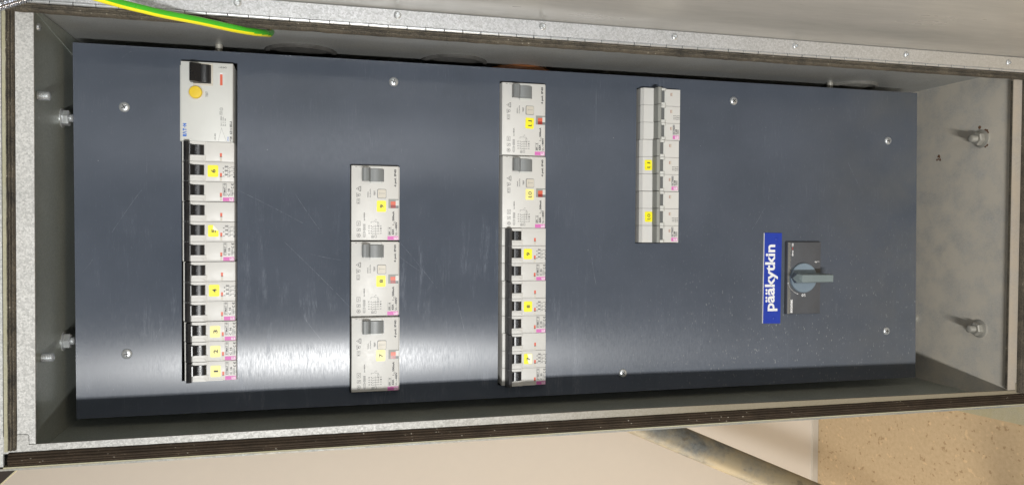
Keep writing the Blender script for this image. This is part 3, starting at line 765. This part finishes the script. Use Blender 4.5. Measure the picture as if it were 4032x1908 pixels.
    m.rect(24.4, 25.6, -57.0, -54.2, Z, .22); m.line([(25, -62), (25, -57)], Z, .22); m.line([(25, -54.2), (25, -53.1), (22.2, -53.1), (21.6, -51.8)], Z, .22); m.text('T', 22.6, 24.0, -51.6, -50.6, Z, .0)
    m.build('printed_marking', 'ink', root)
    brand(root, 33.8, 44.0, 66.6, 70.2)
    return root

def big_pole_breaker():
    """three wide-pole breaker with grey handles"""
    root = ROOT('circuit_breaker'); p_ = 17.66; Hh = 8.0
    for p in range(3):
        t = p * p_; g = .16
        m = MB()
        m.extr([(0, -30), (0, Hh - 1.8), (2.6, Hh + 1.3), (16.5, Hh + 1.3), (16.5, Hh - .5), (44.0, Hh - .5), (44.0, -30)], 'v', -(t + p_ - g), -(t + g))
        m.build('pole_housing', 'white', root)
        m = MB()
        for a, b in ((0, 2.6), (14.8, p_)):
            aa, bb = t + a + (g if a == 0 else 0), t + b - (g if b == p_ else 0)
            m.extr([(17.2, Hh - .6), (17.2, Hh + 4.5), (24.6, Hh + 4.5), (27.0, Hh + 2.0), (27.0, Hh - .6)], 'v', -bb, -aa)
        m.extr([(25.6, Hh - .6), (25.6, Hh + .8), (28.6, Hh + .6), (28.6, Hh - .6)], 'v', -(t + p_ - g), -(t + g))
        m.build('toggle_surround', 'white2', root)
        m = MB(); m.extr([(18.5, Hh), (18.5, Hh + 5.5), (22.6, Hh + 4.6), (25.0, Hh + 2.4), (25.0, Hh)], 'v', -(t + 14.6), -(t + 2.8))
        m.build('toggle', 'dgrey', root)
        m = MB(); j = random.uniform(-.15, .15)
        m.extr([(13.4 + j, Hh + 1.0), (13.2 + j, Hh + 7), (14.4 + j, Hh + 10.4), (17.2 + j, Hh + 10.6), (18.7 + j, Hh + 8.8), (18.7 + j, Hh + 1.0)], 'v', -(t + p_ - .3), -(t + .3))
        m.build('handle', 'lgrey', root)
        m = MB(); m.box(33.0, 35.4, -(t + 6.9), -(t + 3.8), Hh - .6, Hh - .38); m.cur = 1; m.box(34.2, 35.6, -(t + 6.6), -(t + 4.2), Hh - .4, Hh - .3)
        m.build('position_window', ['flagwin', 'cream'], root)
    m = MB(); Z = Hh - .42
    for i in range(3):
        t = p_ + 10.2 + 1.7 * i - .6
        m.line([(36.6, -t), (43.6, -t)], Z, .22)
        for q in (37.0, 38.6, 42.8): m.disc(q, -t, .42, Z + .01, 6)
        m.line([(40.2, -t - .7), (41.8, -t)], Z, .3)
    tp = 2 * p_
    m.box(36.2, 38.2, -(tp + 11.6), -(tp + 1.4), Z - .05, Z)
    m.text('C 63', 38.8, 40.6, -(tp + 11.4), -(tp + 6.0), Z, .05)
    m.rect(41.1, 42.6, -(tp + 11.0), -(tp + 6.4), Z, .25)
    for q in range(1, 5): m.line([(41.2, -(tp + 6.4 + .9 * q)), (42.5, -(tp + 6.4 + .9 * q))], Z, .35)
    mk = m.build('printed_marking', 'ink', root)
    m = MB(); m.text('ETIMAT P10', 36.6, 37.9, -(tp + 11.3), -(tp + 1.7), Z + .05, .0); m.build('lettering', 'whiteink', mk)
    m = MB(); m.box(36.1, 43.0, -(tp + 16.2), -(tp + 12.4), Hh - .6, Hh - .38); b = m.build('brand_label', 'magenta', root)
    m = MB(); m.text('ETI', 38.6, 42.4, -(tp + 15.7), -(tp + 13.0), Hh - .3, .03, rot=180); m.build('lettering', 'whiteink', b)
    return root

def eaton():
    root = ROOT('residual_current_breaker'); L = 70.6
    m = MB(); m.box(0, 43.8, -L, 0, -30, H, .8); m.build('housing', 'white2', root)
    m = MB(); m.box(-1.0, 0, -L + .4, -3.2, -30, H - 3.2, .2); m.build('side_strip', 'white2', root)
    m = MB()   # toggle frame: four bars round a dark well
    for a in ((10.4, 27.0, 1.3, 2.5), (10.4, 27.0, 19.0, 21.0), (25.4, 27.0, 2.5, 19.0)): m.box(a[0], a[1], -a[3], -a[2], H - .2, H + .75, .25)
    m.build('toggle_frame', 'cream', root)
    m = MB(); m.box(10.4, 25.4, -19.0, -2.5, H - .1, H + .1); 
    m.extr(arc_profile(13.0, 25.0, H, H + 4.0), 'v', -18.4, -3.0)
    m.extr([(8.4, H + 1), (8.6, H + 9.2), (10.0, H + 9.8), (14.2, H + 6.8), (17.6, H + 3.6), (17.6, H + 1)], 'v', -18.6, -2.6)
    m.build('toggle', 'black', root)
    m = MB(); m.box(30.8, 37.2, -21.2, -8.2, H - .1, H + .10); m.cur = 1; m.box(32.9, 35.0, -20.0, -9.0, H, H + .22); m.cur = 2; m.box(32.9, 35.0, -10.2, -9.0, H + .1, H + .3)
    m.build('position_flag', ['white2', 'red', 'whiteink'], root)
    m = MB(); m.lathe((12.6, -27.3, 0), 'w', [(6.6, H - .2), (6.6, H + .25), (5.9, H + .4), (5.9, H + .1)], 40); m.build('button_ring', 'cream', root)
    m = MB(); m.lathe((12.6, -27.3, 0), 'w', [(5.5, H), (5.5, H + 2.0), (5.1, H + 2.6), (2, H + 2.75)], 40); m.build('test_button', 'button', root)
    m = MB(); Z = H + .07
    m.text('TEST', 20.8, 22.8, -30.9, -26.0, Z, .0)
    m.line([(31.5, -4.0), (33.2, -4.0)], Z, .25); m.line([(33.0, -4), (34.4, -3.4), (34.4, -4.6)], Z, .3, True); m.line([(36.8, -4), (35.4, -3.4), (35.4, -4.6)], Z, .3, True)
    m.line([(37.6 + .7 * math.cos(k), -4 + .7 * math.sin(k)) for k in range(6)], Z, .25, True)
    m.line([(34.0 + 1.35 * math.cos(k * 1.047), -41.2 + 1.35 * math.sin(k * 1.047)) for k in range(6)], Z, .25, True); m.text('S', 33.4, 34.6, -41.7, -40.8, Z)
    m.rect(32.7, 34.6, -46.0, -43.4, Z, .25); m.line([(33.2, -45.4), (34.1, -44.6), (33.3, -44)], Z, .25)
    m.text('10000A', 33.2, 34.4, -51.4, -47.2, Z); m.text('0,03A', 34.9, 36.1, -51.4, -48.0, Z); m.text('63A', 36.6, 37.8, -51.4, -49.2, Z)
    for u, s_ in ((33.2, 'Icn ='), (34.9, 'Iv ='), (36.6, 'In =')): m.text(s_, u, u + 1.2, -56.0, -52.4, Z)
    m.text('~230~400V', 28.1, 29.3, -69.3, -62.8, Z)
    m.line([(31.2, -70.0), (33.6, -60.4), (34.2, -57.8), (34.8, -60.4), (38.4, -70.2)], Z, .13)
    m.text('PFIM -', 41.0, 43.1, -69.9, -64.0, Z); m.text('63', 41.0, 43.1, -63.4, -60.2, Z, .03); m.text('/4/', 41.2, 43.1, -59.9, -57.6, Z); m.text('003-A', 41.0, 43.1, -57.2, -51.4, Z, .03)
    m.build('printed_marking', 'greyink', root)
    m = MB(); m.text('E', 1.8, 4.9, -66.5, -64.4, Z, .06); m.text('A', 1.8, 4.9, -66.9, -64.0, Z, .04) if False else None
    m.text('T', 1.8, 4.9, -61.5, -59.3, Z, .06); m.disc(3.4, -58.3, .55, Z, 10); m.text('N', 1.8, 4.9, -57.4, -54.9, Z, .06)
    m.line([(4.7, -64.0), (1.9, -63.2), (4.7, -62.2)], Z, .6)
    m.text('xPole', 38.9, 40.1, -69.8, -65.6, Z, .01)
    m.build('brand_lettering', 'blueink', root)
    return root

G1 = 'circuit breakers in the leftmost row'; G2 = 'residual current breakers in the second row'
G3 = 'residual current breakers at the top of the third row'; G4 = 'three-pole circuit breakers in the third row'; G5 = 'grey handled circuit breakers in the fourth row'
# --- row one
r = eaton(); move(r, 87.8, 315.4, 2.6); tag(r, 'white four-pole residual current breaker with a round yellow test button and black toggle', 'circuit breaker')
base3 = mcb(3, 'C 16', 'black')
rows = [('6', 245.0, 87.9, 'yellow', {}, 'three-pole breaker with yellow sticker 6, beside the yellow button device'),
        ('5', 191.4, 88.2, 'yellow', dict(folded=True), 'three-pole white breaker with black toggles and yellow sticker 5 with a folded corner'),
        ('4', 137.7, 88.8, 'yellow', {}, 'three-pole white breaker with black toggles and yellow sticker 4')]
for i, (num, v1, u0, mt, kw, lab) in enumerate(rows):
    o = base3 if i == 0 else dup(base3); rows[i] = (o,) + rows[i]
for o, num, v1, u0, mt, kw, lab in rows:
    move(o, u0, v1); tag(o, lab, 'circuit breaker', G1)
    sticker(o, num, 26.5, PITCH + 8.2, 9.0, 10.6, mat=mt, **kw)
b1 = mcb(1, 'C 16', 'black')
ones = []
for i, (num, v1, lab) in enumerate([('3', 84.0, 'narrow single-pole breaker bearing pale sticker 3, next to the breaker numbered 4'),
                                    ('2', 66.1, 'narrow single-pole breaker bearing pale sticker 2, between the breakers numbered 3 and 1'),
                                    ('1', 48.2, 'single-pole white breaker with sticker 1, last one in the leftmost row')]):
    o = b1 if i == 0 else dup(b1); ones.append((o, num, v1, lab))
for o, num, v1, lab in ones:
    move(o, 89.4 + (84 - v1) * .012, v1 - .1); tag(o, lab, 'circuit breaker', G1)
    sticker(o, num, 26.7, 9.2, 8.8, 10.4, mat='yellow2')
# --- row two
e0 = efi(); lst = []
spec = [('9', 236.1, 227.9, 'yellow', 'white residual current breaker with grey toggle and yellow sticker 9, topmost in second row', G2, dict(uc=28.0, tc=38.4)),
        ('8', 236.2, 156.4, 'yellow', 'white residual current breaker with grey toggle and yellow sticker 8, in second row', G2, dict(uc=27.7, tc=37.8)),
        ('7', 236.7, 84.6, 'yellow2', 'white residual current breaker with grey toggle and faded sticker 7, in second row', G2, dict(uc=27.2, tc=36.6)),  # sticker 7 is the paler yellow with lamp glare put into the colour
        ('11', 381.0, 313.2, 'yellow', 'white residual current breaker with grey toggle and sticker 11, top of third row', G3, dict(uc=28.2, tc=39.2, tilt=-.05)),
        ('10', 381.8, 241.2, 'yellow2', 'white residual current breaker with grey toggle and yellow sticker 10, in the third row', G3, dict(uc=28.0, tc=37.6))]
for i, sp in enumerate(spec): lst.append(e0 if i == 0 else dup(e0))
for o, (num, u0, v1, mt, lab, g, kw) in zip(lst, spec):
    move(o, u0, v1); tag(o, lab, 'circuit breaker', g); sticker(o, num, kw['uc'], kw['tc'], 8.7, 10.6, mat=mt, tilt=kw.get('tilt', 0))
    if num in ('11', '10'): o.scale = (1, 1.012, 1)
# --- row three breakers
c0 = mcb(3, 'C 32', 'charcoal', 1.2)
spec = [('9', 169.6, {}, 'three-pole breaker with charcoal tie bar and sticker 9, touching the residual current breaker numbered 10'),
        ('8', 117.4, {}, 'three-pole breaker with charcoal tie bar and sticker 8, in the middle of its row'),
        ('7', 65.2, dict(half=True), 'three-pole breaker with charcoal tie bar and half bleached sticker 7 at the lower end')]  # one half of this sticker 7 is simply white
lst = [c0 if i == 0 else dup(c0) for i in range(3)]
for i, (o, (num, v1, kw, lab)) in enumerate(zip(lst, spec)):
    move(o, 382.4 + .5 * i, v1); o.scale = (1, .976, 1); tag(o, lab, 'circuit breaker', G4)
    sticker(o, num, 26.0, PITCH + 8.4, 8.6, 10.6, **kw)
# --- row four
d0 = big_pole_breaker(); lst = [d0, dup(d0), dup(d0)]
spec = [(None, 528.3, 314.9, 'three-pole breaker with light grey handles and no number sticker, top of fourth row'),
        ('11', 527.5, 261.8, 'three-pole white breaker with light grey handles and yellow sticker 11'),
        ('10', 527.9, 208.6, 'three-pole white breaker with light grey handles and yellow sticker 10, lowest of the fourth row')]
for o, (num, u0, v1, lab) in zip(lst, spec):
    move(o, u0, v1); tag(o, lab, 'circuit breaker', G5)
    if num: sticker(o, num, 9.2 if num == '10' else 8.8, 17.66 + 8.6, 8.2, 10.6, w=H + 1.3, tilt=.02)

# --- sign
root = empty('engraved_sign', 688, 117, 0); O2 = (688, 117, 0)
tag(root, 'blue plastic sign with white lettering pääkytkin, beside the rotary main switch', 'sign')
m = MB(); m.prism([(677.2, 67.6), (698.6, 67.2), (699.2, 166.2), (677.8, 166.4)], 0, 1.5); m.build('sign_board', 'blue', root, origin=O2)
m = MB(); m.prism([(676.7, 67.8), (677.15, 67.8), (677.75, 166.2), (677.3, 166.2)], 0, 1.45); m.build('sign_edge', 'whiteink', root, origin=O2)
m = MB(); m.text('pääkytkin', 678.9, 694.8, 80.9, 153.6, 1.6, .012); m.build('lettering', 'whiteink', root, origin=O2)
for u, v in ((692.8, 159.5), (690.8, 72.9)):
    m = MB(); m.lathe((u, v, 0), 'w', [(1.6, 1.4), (1.6, 1.9), (.8, 2.2)], 16); m.build('rivet', 'blue', root, origin=O2)

# --- main switch
root = empty('main_switch', 725, 117, 0); O3 = (725, 117, 0)
tag(root, 'charcoal rotary main switch with a blue-grey knob and handle turned to on', 'switch')
m = MB(); m.box(704.0, 745.9, 77.6, 156.6, 0, 5.6, .9); m.build('base', 'switch', root, origin=O3)
m = MB()
for i in range(60):
    v = 78 + 78 * (i + .5) / 60; a = random.uniform(2.4, 3.9)
    m.box(704.5, 704.5 + a, v - .66, v + .66, 5.3, 5.66 + random.uniform(0, .05))
tag(m.build('dust_layer', 'dusty', root, origin=O3), kind='stuff')
m = MB(); m.lathe((722.6, 117.4, 0), 'w', [(16.2, 5.5), (16.2, 8.8), (15.4, 9.6)], 56); m.build('knob_disc', 'knob', root, origin=O3)
m = MB()
# tapering handle block standing on the knob
b = [(706.0, 117.8), (710.0, 111.9), (738.4, 112.4), (738.4, 122.8), (710.0, 123.4)]
t_ = [(700.8, 118.2, 20), (703.0, 113.2, 25), (743.6, 113.6, 28), (743.6, 122.4, 28), (703.0, 122.9, 25)]
top = [(703.6, 118.2, 27.5), (705.6, 114.2, 30), (742.8, 114.5, 31), (742.8, 121.6, 31), (705.6, 121.9, 30)]
m.add([(u, v, 9.4) for u, v in b] + t_ + top,
      [tuple(range(4, -1, -1)), (10, 11, 14), (11, 12, 13, 14)] + [(L + i, L + (i + 1) % 5, L + 5 + (i + 1) % 5, L + 5 + i) for L in (0, 5) for i in range(5)])
m.build('handle', 'handle', root, origin=O3, smooth=False)
m = MB(); Z = 5.72
m.text('socomec', 708.2, 710.9, 79.0, 93.6, Z, .03)
m.text('sirco', 708.9, 710.9, 141.2, 147.4, Z, .02); m.text('125', 708.9, 710.9, 151.6, 155.2, Z, .02)
m.text('I', 707.6, 711.2, 117.4, 118.0, Z, .03); m.text('on', 708.6, 710.5, 119.2, 121.6, Z, .0)
m.text('O', 721.9, 724.5, 96.6, 99.6, Z, .04); m.text('off', 724.9, 726.8, 96.4, 100.0, Z, .0)
m.line([(722.6 - 18.6 * math.cos(a), 117.4 - 18.6 * math.sin(a)) for a in [.32 + .95 * k / 14 for k in range(15)]], Z, .9)
m.disc(739.2, 134.8, .7, Z, 8); m.line([(737.6, 134.8), (741, 134.8)], Z, .35); m.line([(739.4, 133.6), (741.2, 135.2), (743.6, 135.0)], Z, .4)
m.build('printed_marking', 'whiteink', root, origin=O3)
m = MB(); m.line([(709.9, 148.6), (709.9, 150.4)], Z, .8); m.build('printed_marking', 'redink', root, origin=O3)
